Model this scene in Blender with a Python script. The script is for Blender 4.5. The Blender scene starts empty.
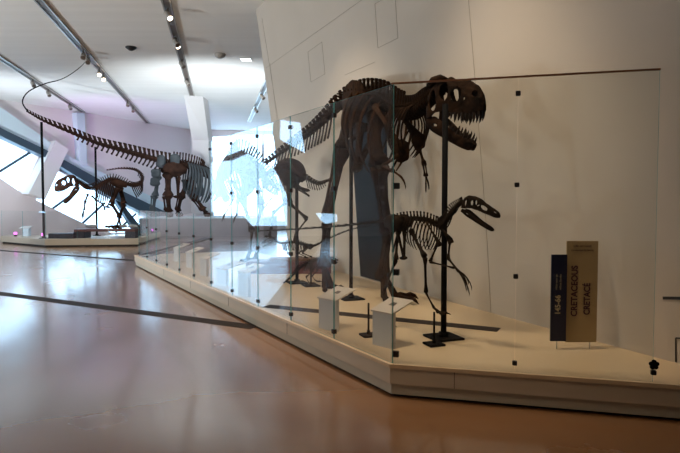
import bpy, bmesh, math, random
from mathutils import Vector as V, Matrix, geometry
random.seed(7)
C = bpy.context.scene.collection
PI = math.pi
# ------------------------------------------------------------------ camera
FPX, CAMZ, PITCH = 560.0, 1.6, math.radians(-2.4)
cam = bpy.data.cameras.new('camera'); camo = bpy.data.objects.new('camera', cam); C.objects.link(camo)
cam.lens = 36*FPX/680; cam.sensor_width = 36; cam.clip_end = 300
camo.location = (0, 0, CAMZ); camo.rotation_euler = (PI/2+PITCH, 0, 0)
bpy.context.scene.camera = camo
FW = V((0, math.cos(PITCH), math.sin(PITCH))); UP = V((0, -math.sin(PITCH), math.cos(PITCH)))
EYE = V((0, 0, CAMZ))
def ray(px, py): return V((1, 0, 0))*((px-340)/FPX)+FW+UP*((226.5-py)/FPX)
def at(px, py, Y):
    d = ray(px, py); return EYE+d*(Y/d.y)
def onz(px, py, z):
    d = ray(px, py); return EYE+d*((z-CAMZ)/d.z)
# ------------------------------------------------------------------ materials
def mat(name, col, rough=.6, metal=0, spec=.5, noise=None, nscale=8, bump=0, bscale=40, emit=None, estr=0, stretch=None, coat=0):
    m = bpy.data.materials.new(name); m.use_nodes = True; nt = m.node_tree; b = nt.nodes['Principled BSDF']
    b.inputs['Base Color'].default_value = (*col, 1); b.inputs['Roughness'].default_value = rough
    b.inputs['Metallic'].default_value = metal; b.inputs['Specular IOR Level'].default_value = spec
    b.inputs['Coat Weight'].default_value = coat; b.inputs['Coat Roughness'].default_value = .12
    tc = nt.nodes.new('ShaderNodeTexCoord'); mp = nt.nodes.new('ShaderNodeMapping')
    nt.links.new(tc.outputs['Object'], mp.inputs['Vector'])
    if stretch: mp.inputs['Scale'].default_value = stretch
    if noise:
        n = nt.nodes.new('ShaderNodeTexNoise'); n.inputs['Scale'].default_value = nscale; n.inputs['Detail'].default_value = 5
        r = nt.nodes.new('ShaderNodeValToRGB'); r.color_ramp.elements[0].position = .3; r.color_ramp.elements[1].position = .7
        r.color_ramp.elements[0].color = (*col, 1); r.color_ramp.elements[1].color = (*noise, 1)
        nt.links.new(mp.outputs[0], n.inputs['Vector']); nt.links.new(n.outputs['Fac'], r.inputs[0]); nt.links.new(r.outputs[0], b.inputs['Base Color'])
    if bump:
        n2 = nt.nodes.new('ShaderNodeTexNoise'); n2.inputs['Scale'].default_value = bscale; n2.inputs['Detail'].default_value = 3
        bp = nt.nodes.new('ShaderNodeBump'); bp.inputs['Strength'].default_value = bump; bp.inputs['Distance'].default_value = .02
        nt.links.new(mp.outputs[0], n2.inputs['Vector']); nt.links.new(n2.outputs['Fac'], bp.inputs['Height']); nt.links.new(bp.outputs[0], b.inputs['Normal'])
    if emit:
        b.inputs['Emission Color'].default_value = (*emit, 1); b.inputs['Emission Strength'].default_value = estr
    return m
M = {}
M['wall'] = mat('painted_wall', (.56, .50, .43), .7, noise=(.60, .54, .47), nscale=.7, bump=.05, bscale=60)
M['darkwall'] = mat('dark_brown_wall', (.06, .045, .035), .8)  # for wall_front: darkened to stand for a dim room mirrored in the panes
M['white'] = mat('white_plaster', (.74, .73, .74), .7, noise=(.78, .77, .78), nscale=.5)
M['lilac'] = mat('pale_pink_plaster', (.76, .69, .70), .7, noise=(.79, .72, .73), nscale=.4)
M['cyan'] = mat('pale_blue_panel', (.60, .74, .82), .5, noise=(.64, .78, .85), nscale=.5)
M['ceil'] = mat('ceiling_board', (.80, .80, .78), .75, noise=(.85, .85, .83), nscale=1.2, stretch=(.12, 3.0, 1))
M['beam'] = mat('blue_grey_steel', (.05, .085, .12), .45, metal=.2)
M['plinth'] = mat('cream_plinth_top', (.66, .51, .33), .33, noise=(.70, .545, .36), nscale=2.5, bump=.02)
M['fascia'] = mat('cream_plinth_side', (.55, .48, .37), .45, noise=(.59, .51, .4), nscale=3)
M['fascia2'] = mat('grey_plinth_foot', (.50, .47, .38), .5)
M['black'] = mat('black_gap', (.012, .012, .014), .6)
M['groove'] = mat('dark_floor_strip', (.028, .020, .018), .7, spec=.2)
M['metal'] = mat('black_painted_steel', (.006, .006, .007), .7, spec=.06)
M['pclip'] = mat('bronze_clip', (.05, .045, .045), .4, metal=.5)
M['rail'] = mat('copper_rail', (.36, .17, .10), .35, metal=.7)
M['track'] = mat('track_grey', (.16, .13, .11), .4, metal=.5)
M['trackrail'] = mat('track_rail', (.42, .40, .37), .3, metal=.7)
M['lamp'] = mat('lamp_glow', (1, .9, .75), .5, emit=(1, .82, .6), estr=6)
M['lampw'] = mat('light_diffuser', (1, 1, 1), .5, emit=(.8, .93, 1), estr=2.2)
M['magenta'] = mat('magenta_lamp', (.8, .1, .7), .5, emit=(1, .15, .9), estr=3)
M['bone'] = mat('dark_brown_fossil_bone', (.005, .003, .002), .75, spec=.06, noise=(.034, .016, .008), nscale=9, bump=1, bscale=22)
M['bonetan'] = mat('tan_fossil_bone', (.060, .026, .010), .75, spec=.06, noise=(.012, .006, .003), nscale=10, bump=1, bscale=22)
M['bone2'] = mat('black_brown_fossil_bone', (.010, .007, .005), .75, spec=.06, noise=(.030, .018, .011), nscale=16, bump=.4, bscale=60)
M['bone3'] = mat('red_brown_fossil_bone', (.018, .011, .010), .75, spec=.06, noise=(.07, .035, .024), nscale=4, bump=.4, bscale=20)
M['bonegrey'] = mat('blue_grey_cast_bone', (.075, .088, .098), .6, spec=.25, noise=(.05, .06, .07), nscale=4, bump=.3)
M['tooth'] = mat('brown_tooth', (.025, .016, .011), .5, spec=.15)
M['podium'] = mat('white_podium', (.60, .60, .60), .5)
M['podtop'] = mat('podium_label_plate', (.62, .54, .47), .4, noise=(.68, .62, .56), nscale=6)
M['redbase'] = mat('dark_red_base', (.13, .035, .035), .45, noise=(.16, .045, .04), nscale=4)
M['brownbase'] = mat('brown_wood_base', (.22, .11, .05), .5)
M['darkslab'] = mat('dark_violet_slab', (.05, .045, .07), .5)
M['plat'] = mat('grey_platform', (.36, .35, .42), .5, noise=(.40, .39, .45), nscale=1)
M['signtan'] = mat('tan_sign_board', (.36, .25, .125), .5, noise=(.38, .27, .14), nscale=20)
M['signnavy'] = mat('navy_sign_board', (.008, .010, .035), .4)
M['ink'] = mat('maroon_lettering', (.05, .008, .022), .5)
M['inktan'] = mat('tan_lettering', (.45, .36, .22), .5)
M['rock'] = mat('pale_rock', (.36, .38, .40), .8, noise=(.5, .5, .5), nscale=10, bump=.4)
M['fixture'] = mat('fixture_plastic', (.42, .39, .36), .5)
# floor: polished warm resin with a coarse mottle
def floor_mat():
    m = mat('polished_floor', (.22, .105, .045), .26, noise=(.27, .135, .062), nscale=.8, bump=.10, bscale=1.6, coat=.7, spec=.6, stretch=(.5, 1.3, 1))
    nt = m.node_tree; b = nt.nodes['Principled BSDF']
    n = nt.nodes.new('ShaderNodeTexNoise'); n.inputs['Scale'].default_value = .9; n.inputs['Detail'].default_value = 6
    mr = nt.nodes.new('ShaderNodeMapRange'); mr.inputs['To Min'].default_value = .16; mr.inputs['To Max'].default_value = .34
    tc = nt.nodes['Texture Coordinate']; nt.links.new(tc.outputs['Object'], n.inputs['Vector'])
    nt.links.new(n.outputs['Fac'], mr.inputs['Value']); nt.links.new(mr.outputs[0], b.inputs['Roughness'])
    return m
M['floor'] = floor_mat()
def glass_mat(name, tint, blend_ior=1.5):
    m = bpy.data.materials.new(name); m.use_nodes = True; nt = m.node_tree; nt.nodes.clear()
    o = nt.nodes.new('ShaderNodeOutputMaterial'); mx = nt.nodes.new('ShaderNodeMixShader')
    t = nt.nodes.new('ShaderNodeBsdfTransparent'); g = nt.nodes.new('ShaderNodeBsdfGlossy'); f = nt.nodes.new('ShaderNodeFresnel')
    t.inputs['Color'].default_value = (*tint, 1); g.inputs['Roughness'].default_value = 0.0; g.inputs['Color'].default_value = (.93, .97, 1, 1)
    ge = nt.nodes.new('ShaderNodeNewGeometry'); ma = nt.nodes.new('ShaderNodeMapRange')
    ma.inputs['To Min'].default_value = blend_ior; ma.inputs['To Max'].default_value = 1/blend_ior
    nt.links.new(ge.outputs['Backfacing'], ma.inputs['Value']); nt.links.new(ma.outputs[0], f.inputs['IOR'])
    nt.links.new(f.outputs[0], mx.inputs[0]); nt.links.new(t.outputs[0], mx.inputs[1]); nt.links.new(g.outputs[0], mx.inputs[2]); nt.links.new(mx.outputs[0], o.inputs[0])
    return m
M['glass'] = glass_mat('clear_glass', (.965, .98, .978))
M['edge'] = mat('green_glass_edge', (.12, .42, .45), .15, spec=1)
M['slot'] = mat('dark_blue_glass', (.004, .010, .018), .5, spec=.1, noise=(.010, .022, .036), nscale=1.5)
# ------------------------------------------------------------------ mesh helpers
WORLD = {}
def W(o): return WORLD.get(o.name, Matrix.Identity(4))
def link(o, parent=None, mw=None):
    C.objects.link(o); mw = mw or Matrix.Identity(4)
    o.matrix_basis = mw; WORLD[o.name] = mw.copy()
    if parent:
        o.parent = parent; o.matrix_parent_inverse = W(parent).inverted()
    return o
def fin(bm, name, m, parent=None, smooth=False, mw=None, mats=None):
    bmesh.ops.recalc_face_normals(bm, faces=bm.faces)
    me = bpy.data.meshes.new(name); bm.to_mesh(me); bm.free()
    for k in (mats or [m]): me.materials.append(M[k])
    if smooth:
        for p in me.polygons: p.use_smooth = True
    return link(bpy.data.objects.new(name, me), parent, mw)
def share(name, me, parent, mw): return link(bpy.data.objects.new(name, me), parent, mw)
def thing(name, label, cat, loc, group=None):
    o = bpy.data.objects.new(name, None); o.empty_display_size = .1
    link(o, None, Matrix.Translation(V(loc))); return tag(o, label, cat, group)
def tag(o, label, cat, group=None):
    o['label'] = label; o['category'] = cat
    if group: o['group'] = group
    return o
def struct(o, label=None):
    o['kind'] = 'structure'
    if label: o['label'] = label
    return o
def box(bm, c, s, R=None, bev=0):
    R = R or Matrix.Identity(3)
    g = bmesh.ops.create_cube(bm, size=1); vs = g['verts']
    for v in vs: v.co = V(c)+R@V((v.co.x*s[0], v.co.y*s[1], v.co.z*s[2]))
    if bev: bmesh.ops.bevel(bm, geom=list({e for v in vs for e in v.link_edges}), offset=bev, segments=2, affect='EDGES')
def rz(a): return Matrix.Rotation(a, 3, 'Z')
def prism(bm, pts, z0, z1):
    n = len(pts); a = [bm.verts.new((p[0], p[1], z0)) for p in pts]; b = [bm.verts.new((p[0], p[1], z1)) for p in pts]
    bm.faces.new(a); bm.faces.new(b)
    for i in range(n): bm.faces.new((a[i], a[(i+1) % n], b[(i+1) % n], b[i]))
def slab(bm, pts3, nrm, th):      # planar outline with real thickness
    n = len(pts3); a = [bm.verts.new(p) for p in pts3]; b = [bm.verts.new(V(p)+V(nrm)*th) for p in pts3]
    bm.faces.new(a); bm.faces.new(b)
    for i in range(n): bm.faces.new((a[i], a[(i+1) % n], b[(i+1) % n], b[i]))
def spline(pts, n):               # Catmull-Rom through points (any dimension)
    P = [V(p) for p in pts]; P = [P[0]*2-P[1]]+P+[P[-1]*2-P[-2]]; segs = len(P)-3; out = []
    for i in range(n):
        t = i/(n-1)*segs; k = min(int(t), segs-1); t -= k; a, b, c, d = P[k:k+4]
        out.append(.5*((2*b)+(c-a)*t+(2*a-5*b+4*c-d)*t*t+(3*b-a-3*c+d)*t**3))
    return out
def tube(bm, pts, rad, n=7, flat=1.0):
    pts = [V(p) for p in pts]; rings = []
    if not hasattr(rad, '__len__'): rad = [rad]*len(pts)
    t0 = (pts[1]-pts[0]).normalized(); a = t0.orthogonal().normalized()
    for i, p in enumerate(pts):
        t = (pts[min(i+1, len(pts)-1)]-pts[max(i-1, 0)]).normalized()
        a = (a-t*a.dot(t)).normalized(); b = t.cross(a)
        rings.append([bm.verts.new(p+(a*math.cos(2*PI*k/n)+b*math.sin(2*PI*k/n)*flat)*rad[i]) for k in range(n)])
    for i in range(len(rings)-1):
        for k in range(n): bm.faces.new((rings[i][k], rings[i][(k+1) % n], rings[i+1][(k+1) % n], rings[i+1][k]))
    bm.faces.new(rings[0][::-1]); bm.faces.new(rings[-1])
def bone(bm, p, q, r, bow=0, n=9):
    p, q = V(p), V(q); d = q-p; side = d.cross(V((.3, .2, 1))).normalized()*bow
    ts = [0, .03, .10, .22, .5, .76, .90, .97, 1]; rs = [.75, 1.35, 1.25, .72, .62, .7, 1.15, 1.3, .7]
    tube(bm, [p+d*t+side*math.sin(PI*t) for t in ts], [r*k for k in rs], n)
def curve1(pts, x):
    if x <= pts[0][0]: return pts[0][1]
    for (a, fa), (b, fb) in zip(pts, pts[1:]):
        if x <= b:
            t = (x-a)/(b-a); t = t*t*(3-2*t)*.5+t*.5; return fa+(fb-fa)*t
    return pts[-1][1]
def frame(o, f, up=V((0, 0, 1))):  # matrix: x along f, z near up
    f = V(f).normalized(); l = V(up).cross(f).normalized(); u = f.cross(l)
    m = Matrix((f, l, u)).transposed().to_4x4(); m.translation = V(o); return m
def dist_plane(t, p, n): return (p-EYE).dot(n)
# ------------------------------------------------------------------ plan
ZP = .28
CO = V((.41, 4.55, 0)); DL = V((-.504, .864, 0)).normalized(); DR = V((.968, -.25, 0)).normalized()
NG = V((DL.y*-1, DL.x, 0))        # outward normal of the receding glass
if NG.dot(V((-1, -1, 0))) < 0: NG = -NG
WB = V((2.78, 4.57, 0)); WD = V((-.4135, .9105, 0)).normalized(); WN = V((-WD.y, WD.x, 0))   # exhibit wall base line and its facing
if WN.x > 0: WN = -WN
KO = .14                          # overhang
HC = 6.0
def wallpt(s, z, off=0): return WB+WD*s+WN*(KO*(z-ZP)+off)+V((0, 0, z))
def onwall(px, py, off=0):        # ray onto the overhanging exhibit wall
    d = ray(px, py); n = (V((WD.x, WD.y, 0))).cross((WN*KO+V((0, 0, 1)))).normalized()
    p0 = WB+V((0, 0, ZP)); p = EYE+d*((p0-EYE).dot(n)/d.dot(n)); return p+WN*off
WA = V((-14.5, 23.9, 0)); WWD = V((-5.5, -9.8, 0)).normalized(); WWN = V((WWD.y, -WWD.x, 0))
if WWN.x < 0: WWN = -WWN          # faces the room
def onw(px, py, off=0):
    d = ray(px, py); p = EYE+d*((WA-EYE).dot(WWN)/d.dot(WWN)); return p+WWN*off
def onw_mirror(px, py):           # where the receding glass shows the window wall
    d = ray(px, py); g = EYE+d*((CO-EYE).dot(NG)/d.dot(NG)); r = d-2*d.dot(NG)*NG
    return g+r*((WA-g).dot(WWN)/r.dot(WWN))
def uv(p): return ((p-WA).dot(WWD), p.z)
# ------------------------------------------------------------------ room shell
_f = WA-WWD*11.7-WWN*.35; _n = WA+WWD*37-WWN*.35
room = [_f+V((.0, .3, 0)), _n+V((0, -.5, 0)), V((11.2, _n.y-.5, 0)), V((11.2, _f.y+4.2, 0))]
bm = bmesh.new(); prism(bm, room, -.2, 0); struct(fin(bm, 'floor', 'floor'))
bm = bmesh.new(); prism(bm, room, HC, HC+.3); struct(fin(bm, 'ceiling', 'ceil'))
def wall_holes(name, org, d, n, u0, u1, z0, z1, holes, th, m, midx=None):
    loops = [[V((u0, z0, 0)), V((u1, z0, 0)), V((u1, z1, 0)), V((u0, z1, 0))]]+[[V((a, b, 0)) for a, b in h] for h in holes]
    tris = geometry.tessellate_polygon(loops); flat = [p for l in loops for p in l]
    bm = bmesh.new(); P = lambda p, o: org+d*p.x+V((0, 0, p.y))-n*o
    A = [bm.verts.new(P(p, 0)) for p in flat]; B = [bm.verts.new(P(p, th)) for p in flat]
    for t in tris:
        bm.faces.new([A[i] for i in t]); bm.faces.new([B[i] for i in t])
    k = 0
    for l in loops:
        for i in range(len(l)): 
            j = (i+1) % len(l); bm.faces.new((A[k+i], A[k+j], B[k+j], B[k+i]))
        k += len(l)
    return struct(fin(bm, name, m))
winA = [(-8, 134), (39, 156), (22, 193), (0, 178), (-8, 173)]
winB = [(53, 168), (100, 192), (150, 219), (150, 238), (113, 238), (83, 223), (36, 200)]
refl = [[(279, 119), (299, 122), (304, 153), (278, 139)],
        [(209, 139), (272, 121), (271, 142), (248, 147), (228, 155), (209, 157)],
        [(209, 162), (230, 160), (246, 153), (274, 170), (286, 196), (286, 226), (250, 226), (240, 214), (209, 212)],
        [(314, 213), (336, 214), (336, 222), (324, 224), (319, 220)]]
holes = [[uv(onw(*p)) for p in winA], [uv(onw(*p)) for p in winB]]
for r in refl: holes.append([uv(onw_mirror(*p)) for p in r])
holes = [[(a, max(b, .04)) for a, b in h] for h in holes]
for h in holes: print('HOLE', [(round(a, 1), round(b, 1)) for a, b in h])
wall_holes('wall_left', WA, WWD, WWN, -11.3, 37, 0, HC, holes, .35, 'lilac')
def portal(org, d, n, h):
    us = [p[0] for p in h]; zs = [p[1] for p in h]
    L = bpy.data.lights.new('window_portal', 'AREA'); L.shape = 'RECTANGLE'; L.size = max(us)-min(us); L.size_y = max(zs)-min(zs); L.cycles.is_portal = True
    o = bpy.data.objects.new('window_portal', L); C.objects.link(o)
    o.location = org+d*((max(us)+min(us))/2)+V((0, 0, (max(zs)+min(zs))/2))-n*.36
    o.rotation_euler = n.to_track_quat('-Z', 'Z').to_euler()
for h in holes[:5]: portal(WA, WWD, WWN, h)
FA = WA-WWD*11.3; FD = V((1, .18, 0)).normalized(); FN = V((.18, -1, 0)).normalized()
def onf(px, py):
    d = ray(px, py); p = EYE+d*((FA-EYE).dot(FN)/d.dot(FN)); return ((p-FA).dot(FD), max(.3, min(5.8, p.z)))
fh = [[onf(207, 137), onf(236, 135), onf(236, 221), onf(207, 221)], [onf(238, 135), onf(262, 134), onf(262, 221), onf(238, 221)], [onf(264, 134), onf(292, 133), onf(292, 221), onf(264, 221)]]
wall_holes('wall_back', FA, FD, FN, -.4, 20, 0, HC, fh, .35, 'white')
for h in fh: portal(FA, FD, FN, h)
bm = bmesh.new(); box(bm, (11, 15, HC/2), (.3, 52, HC)); struct(fin(bm, 'wall_right', 'wall'))
bm = bmesh.new(); box(bm, (-11, -8, HC/2), (46, .3, HC)); struct(fin(bm, 'wall_front', 'darkwall'))
# beams and bands of the window wall
def wslab(name, px, m, th, off=.0):
    bm = bmesh.new(); slab(bm, [onw(*p)+WWN*off for p in px], WWN, th); return struct(fin(bm, name, m))
wslab('trim_1', [(-40, 88), (0, 110), (68, 158), (165, 205), (175, 226), (100, 188), (40, 152), (0, 133), (-40, 110)], 'cyan', .30)
wslab('trim_2', [(-40, 110), (0, 131), (40, 150), (100, 183), (165, 214), (165, 226), (100, 194), (39, 157), (0, 139), (-40, 115)], 'beam', .42)
wslab('trim_3', [(48, 141), (61, 150), (38, 199), (21, 194)], 'white', .55)
wslab('trim_4', [(72, 113), (80, 114), (83, 166), (76, 164)], 'cyan', .34)
wslab('trim_5', [(112, 200), (118, 202), (142, 232), (134, 234)], 'beam', .25)
bm = bmesh.new()
for a, b in [((-8, 177), (32, 152)), ((52, 210), (78, 191)), ((83, 224), (106, 203)), ((117, 232), (137, 214))]:
    tube(bm, [onw(*a)-WWN*.1, onw(*b)-WWN*.1], .06, 6)
struct(fin(bm, 'trim_6', 'beam'))
# window glazing for the wall
for k, h in enumerate(holes+[]):
    bm = bmesh.new(); slab(bm, [WA+WWD*u+V((0, 0, z))-WWN*.2 for u, z in h], -WWN, .012); struct(fin(bm, 'window_%d' % (k+1), 'glass'))
for k, h in enumerate(fh):
    bm = bmesh.new(); slab(bm, [FA+FD*u+V((0, 0, z))-FN*.2 for u, z in h], -FN, .012); struct(fin(bm, 'window_%d' % (k+7), 'glass'))
# column
bm = bmesh.new()
top = [onz(184, 95.5, HC), onz(203, 96.5, HC)]; bot = [at(196, 222, 29), at(210, 222, 29)]; mid = [at(192, 140, 25.6), at(208.5, 140, 25.6)]
def quadprism(bm, levels, dy):
    rings = []
    for l, r in levels: rings.append([bm.verts.new(p) for p in (l, r, r+V((0, dy, 0)), l+V((0, dy, 0)))])
    for a, b in zip(rings, rings[1:]):
        for i in range(4): bm.faces.new((a[i], a[(i+1) % 4], b[(i+1) % 4], b[i]))
    bm.faces.new(rings[0]); bm.faces.new(rings[-1])
bt = [V((b.x, b.y, 0)) for b in bot]
quadprism(bm, [top, mid, bt], .9); struct(fin(bm, 'column', 'white'))
# exhibit wall
SE = 9.6
bm = bmesh.new(); w0 = wallpt(-14, 0); pts = [wallpt(-14, 0), wallpt(SE, 0), wallpt(SE, HC), wallpt(-14, HC)]
sy = [(355, 120), (383, 117), (390, 285), (364, 276)]
slab(bm, pts, -WN, .5); struct(fin(bm, 'wall_exhibit', 'wall'))
def wallslab(name, px, m, th, off=0.0):
    bm = bmesh.new(); slab(bm, [onwall(*p)+WN*off for p in px], WN, th); return struct(fin(bm, name, m))
o = wallslab('window_10', [(350, 112), (386, 108), (390, 284), (361, 276)], 'slot', .012)
# thin joints between the wall boards
def seam(pts, w=.003):
    P = [onwall(*p) for p in pts]
    for a, b in zip(P, P[1:]):
        d = (b-a).normalized(); side = d.cross(WN).normalized()*w
        slab(sbm, [a-side, b-side, b+side, a+side], WN, .004)
M['seam'] = mat('wall_joint', (.38, .33, .27), .8)
sbm = bmesh.new()
for s in [[(266, 68), (366, -3)], [(375, 4), (397, -9)], [(375, 4), (378, 48)], [(378, 48), (398, 38)], [(395, -6), (398, 38)],
          [(308, 52), (322, 42)], [(322, 42), (325, 74)], [(325, 74), (311, 82)], [(311, 82), (308, 52)], [(467, -20), (475, 78), (486, 220), (491, 312)],
          [(262, 18), (283, 150)], [(270, 63), (282, 160)], [(345, 75), (375, 62)], [(700, -20), (705, 345)]]: seam(s)
struct(fin(sbm, 'trim_7', 'seam'))
sbm = bmesh.new(); seam([(663, 298), (700, 298.5)], .012); struct(fin(sbm, 'trim_8', 'black'))
sbm = bmesh.new()
for s in [[(676, 338), (676, 362)], [(676, 338), (690, 339)]]: seam(s, .006)
struct(fin(sbm, 'trim_9', 'black'))
# floor strips
bm = bmesh.new()
def strip(bm, a, b, w, z, h=.003):
    a, b = V((a[0], a[1], 0)), V((b[0], b[1], 0)); d = (b-a).normalized(); n = V((-d.y, d.x, 0))*w/2
    prism(bm, [a-n, b-n, b+n, a+n], z, z+h)
ga, gb = onz(0, 293.5, 0), onz(252, 327, 0); gd = (gb-ga).normalized()
strip(bm, ga-gd*12, gb+gd*.05, .23, .0); struct(fin(bm, 'trim_10', 'groove'))
bm = bmesh.new(); gc, ge = onz(266, 306, ZP), onz(499, 330, ZP); strip(bm, gc, ge, .2, ZP-.0005); struct(fin(bm, 'trim_11', 'groove'))
bm = bmesh.new(); g1, g2 = onz(0, 250.5, 0), onz(134, 260.5, 0); strip(bm, g1-(g2-g1)*.6, g2, .22, .0); struct(fin(bm, 'trim_12', 'groove'))
bm = bmesh.new(); g1, g2 = onz(146, 257, ZP), onz(212, 238, ZP); strip(bm, g1, g2, .22, ZP-.0005); struct(fin(bm, 'trim_13', 'groove'))
# ------------------------------------------------------------------ main plinth
E = CO+DL*11.2; R_ = CO+DR*2.95
def inset(pts, d):    # crude inset toward the centroid side for open front edges
    out = []; n = len(pts); 
    for i in range(n):
        a, b, c = pts[i-1], pts[i], pts[(i+1) % n]; d1 = (b-a).normalized(); d2 = (c-b).normalized()
        n1 = V((-d1.y, d1.x, 0)); n2 = V((-d2.y, d2.x, 0)); k = (n1+n2); out.append(b+k*(d/(1+n1.dot(n2))))
    return out
poly = [E, CO, R_, WB+WD*(-.75), WB+WD*(SE-.1), V((-2.6, 15.4, 0))]
pr = thing('display_plinth', 'long cream display plinth behind the tall glass carrying the dark dinosaur skeletons', 'plinth', CO)
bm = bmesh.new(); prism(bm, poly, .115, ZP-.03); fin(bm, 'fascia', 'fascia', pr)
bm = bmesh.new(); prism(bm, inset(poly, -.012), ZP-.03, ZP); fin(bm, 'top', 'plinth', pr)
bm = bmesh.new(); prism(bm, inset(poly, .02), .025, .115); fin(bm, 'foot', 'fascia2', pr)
bm = bmesh.new(); prism(bm, inset(poly, .06), 0, .025); fin(bm, 'toe_gap', 'black', pr)
for t in (.52, 2.4):
    p = CO+DR*t; bm = bmesh.new(); box(bm, p+V((0, 0, .183)), (.004, .006, .135), rz(math.atan2(DR.y, DR.x))); fin(bm, 'joint', 'black', pr)
for t in (2.0, 4.0, 6.0, 8.0):
    p = CO+DL*t; bm = bmesh.new(); box(bm, p+V((0, 0, .183)), (.004, .006, .135), rz(math.atan2(DL.y, DL.x))); fin(bm, 'joint', 'black', pr)
# glass panes
ordn = ['first', 'second', 'third', 'fourth', 'fifth', 'sixth', 'seventh', 'eighth', 'ninth', 'tenth', 'eleventh']
GT = 2.56
def pane(p, q, z0, z1, nrm, label, group, rail=None, clips=(ZP+.07, 1.03, 1.74, 2.44), name='glass_pane'):
    d = (q-p).normalized(); L = (q-p).length; c = (p+q)/2; t = thing(name, label, 'glass pane', V((c.x, c.y, z0)), group)
    bm = bmesh.new(); g = .004
    R = Matrix((d, V((-d.y, d.x, 0)), V((0, 0, 1)))).transposed()
    box(bm, V((c.x, c.y, (z0+z1)/2)), (L-2*g, .010, z1-z0), R)
    bmesh.ops.recalc_face_normals(bm, faces=bm.faces)
    for f in bm.faces: f.material_index = 0 if abs(f.normal.dot(nrm)) > .9 else 1
    fin(bm, 'sheet', None, t, mats=['glass', 'edge'])
    if rail:
        bm = bmesh.new(); box(bm, V((c.x, c.y, z1+.006)), (L, .016, .014), R, .002); fin(bm, 'top_rail', rail, t)
    if clips:
        for z in [z for z in clips if z < z1]:
            bm = bmesh.new(); box(bm, V((q.x, q.y, z)), (.036, .03, .036), R, .003); fin(bm, 'clip', 'pclip', t)
    return t
IN = -NG*.03
for k in range(11):
    a = CO+DL*(.98*k)+IN; b = CO+DL*(.98*(k+1))+IN
    pane(a, b, ZP, GT if k < 5 else 1.42, NG, '%s clear glass pane of the receding side, %s from the front corner' % ('tall' if k < 5 else 'low', ordn[k]), 'panes along the receding side of the plinth')
NR = V((DR.y, -DR.x, 0)); IR = -NR*.03
if NR.y > 0: NR = -NR; IR = -NR*.03
for k in range(2):
    a = CO+DR*(.98*k)+IR; b = CO+DR*(.98*(k+1))+IR
    pane(a, b, ZP, GT, NR, ['tall clear glass pane right of the front corner, before the large open-jawed skull', 'tall clear glass pane in front of the tan CRETACEOUS sign'][k], 'panes along the near side of the plinth', rail='rail', clips=((ZP+.07, 1.03, 1.74, 2.44), (ZP+.07,))[k])
# corner clips
t = thing('corner_clip_set', 'small bronze clips joining the two glass sides at the front corner', 'glass clip', CO+V((0, 0, ZP)))
for z in (ZP+.07, 1.03, 1.74):
    bm = bmesh.new(); box(bm, CO+IN+IR+V((.02, 0, z)), (.05, .035, .05), rz(-.3), .003); fin(bm, 'clip', 'pclip', t)
# ------------------------------------------------------------------ generic furniture
def pole(name, label, base, top, r, bw, group='steel poles holding up the skeletons', tilt=0, mt='metal', thk=.02):
    t = thing(name, label, 'pole', base, group)
    bm = bmesh.new(); tube(bm, [base+V((0, 0, thk*.5)), top], r, 12); fin(bm, 'shaft', mt, t, True)
    if bw:
        bm = bmesh.new(); box(bm, base+V((0, 0, thk/2)), (bw, bw, thk), rz(.35+tilt), .004); fin(bm, 'base_plate', mt, t)
        bm = bmesh.new(); tube(bm, [base+V((0, 0, thk)), base+V((0, 0, thk+.04))], r*1.7, 12); fin(bm, 'collar', mt, t, True)
    return t
def stand(px, py, toppy, Yt, label, r=.02, bw=.2, z=ZP, **k):
    b = onz(px, py, z); b.z = z; tp = at(px, toppy, b.y)
    return pole('support_pole', label, b, V((b.x, b.y, tp.z)), r, bw, **k)
stand(443.5, 338, 104, 0, 'thick black pole rising to the neck of the large open-jawed skeleton', .028, .3)
stand(434, 345, 312, 0, 'short thin black rod under the foot of the small long-headed skeleton', .010, .16)
stand(351, 299, 128, 0, 'tall black pole between the legs of the large skeleton', .026, .3)
stand(368.5, 336, 303, 0, 'thin black rod on a square foot behind the front white podium', .010, .15)
stand(297, 283, 176, 0, 'black pole under the hip of the dome-backed skeleton', .028, .3)
stand(311, 286, 268, 0, 'very short black rod beside the low crouching skeleton', .014, .25)
def podium(px, py, w, h, label, z=ZP, ang=None, dep=.26):
    b = onz(px, py, z); t = thing('label_podium', label, 'podium', b, 'white label podiums along the glass')
    a = ang if ang is not None else math.radians(-48); R = rz(a)
    bm = bmesh.new(); P = lambda x, y, zz: b+R@V((x, y, 0))+V((0, 0, zz))
    lo = [P(-w/2, 0, 0), P(w/2, 0, 0), P(w/2, .05, 0), P(-w/2, .05, 0)]; hi = [P(-w/2, 0, h), P(w/2, 0, h), P(w/2, .05, h+.015), P(-w/2, .05, h+.015)]
    A = [bm.verts.new(p) for p in lo]; B = [bm.verts.new(p) for p in hi]
    bm.faces.new(A); bm.faces.new(B)
    for i in range(4): bm.faces.new((A[i], A[(i+1) % 4], B[(i+1) % 4], B[i]))
    bmesh.ops.bevel(bm, geom=bm.edges[:], offset=.003, segments=1, affect='EDGES'); fin(bm, 'body', 'podium', t)
    bm = bmesh.new(); e = .012; up = .004
    pl = [P(-w/2-e, -e, h+up), P(w/2+e, -e, h+up), P(w/2+e, dep+e, h+.09+up), P(-w/2-e, dep+e, h+.09+up)]
    slab(bm, pl, V((0, 0, 1)), .014); fin(bm, 'label_plate', 'podtop', t)
    bm = bmesh.new(); q = [P(-.03, .12, h+.0605), P(.04, .12, h+.0605), P(.03, .17, h+.078), P(-.02, .17, h+.078)]; slab(bm, q, V((0, 0, 1)), .004); fin(bm, 'printed_figure', 'track', t)
    return t
podium(327, 330, .27, .31, 'white sloping-top label podium, second nearest the front corner')
podium(382, 347, .25, .31, 'white sloping-top label podium, nearest the front corner of the glass')
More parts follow.
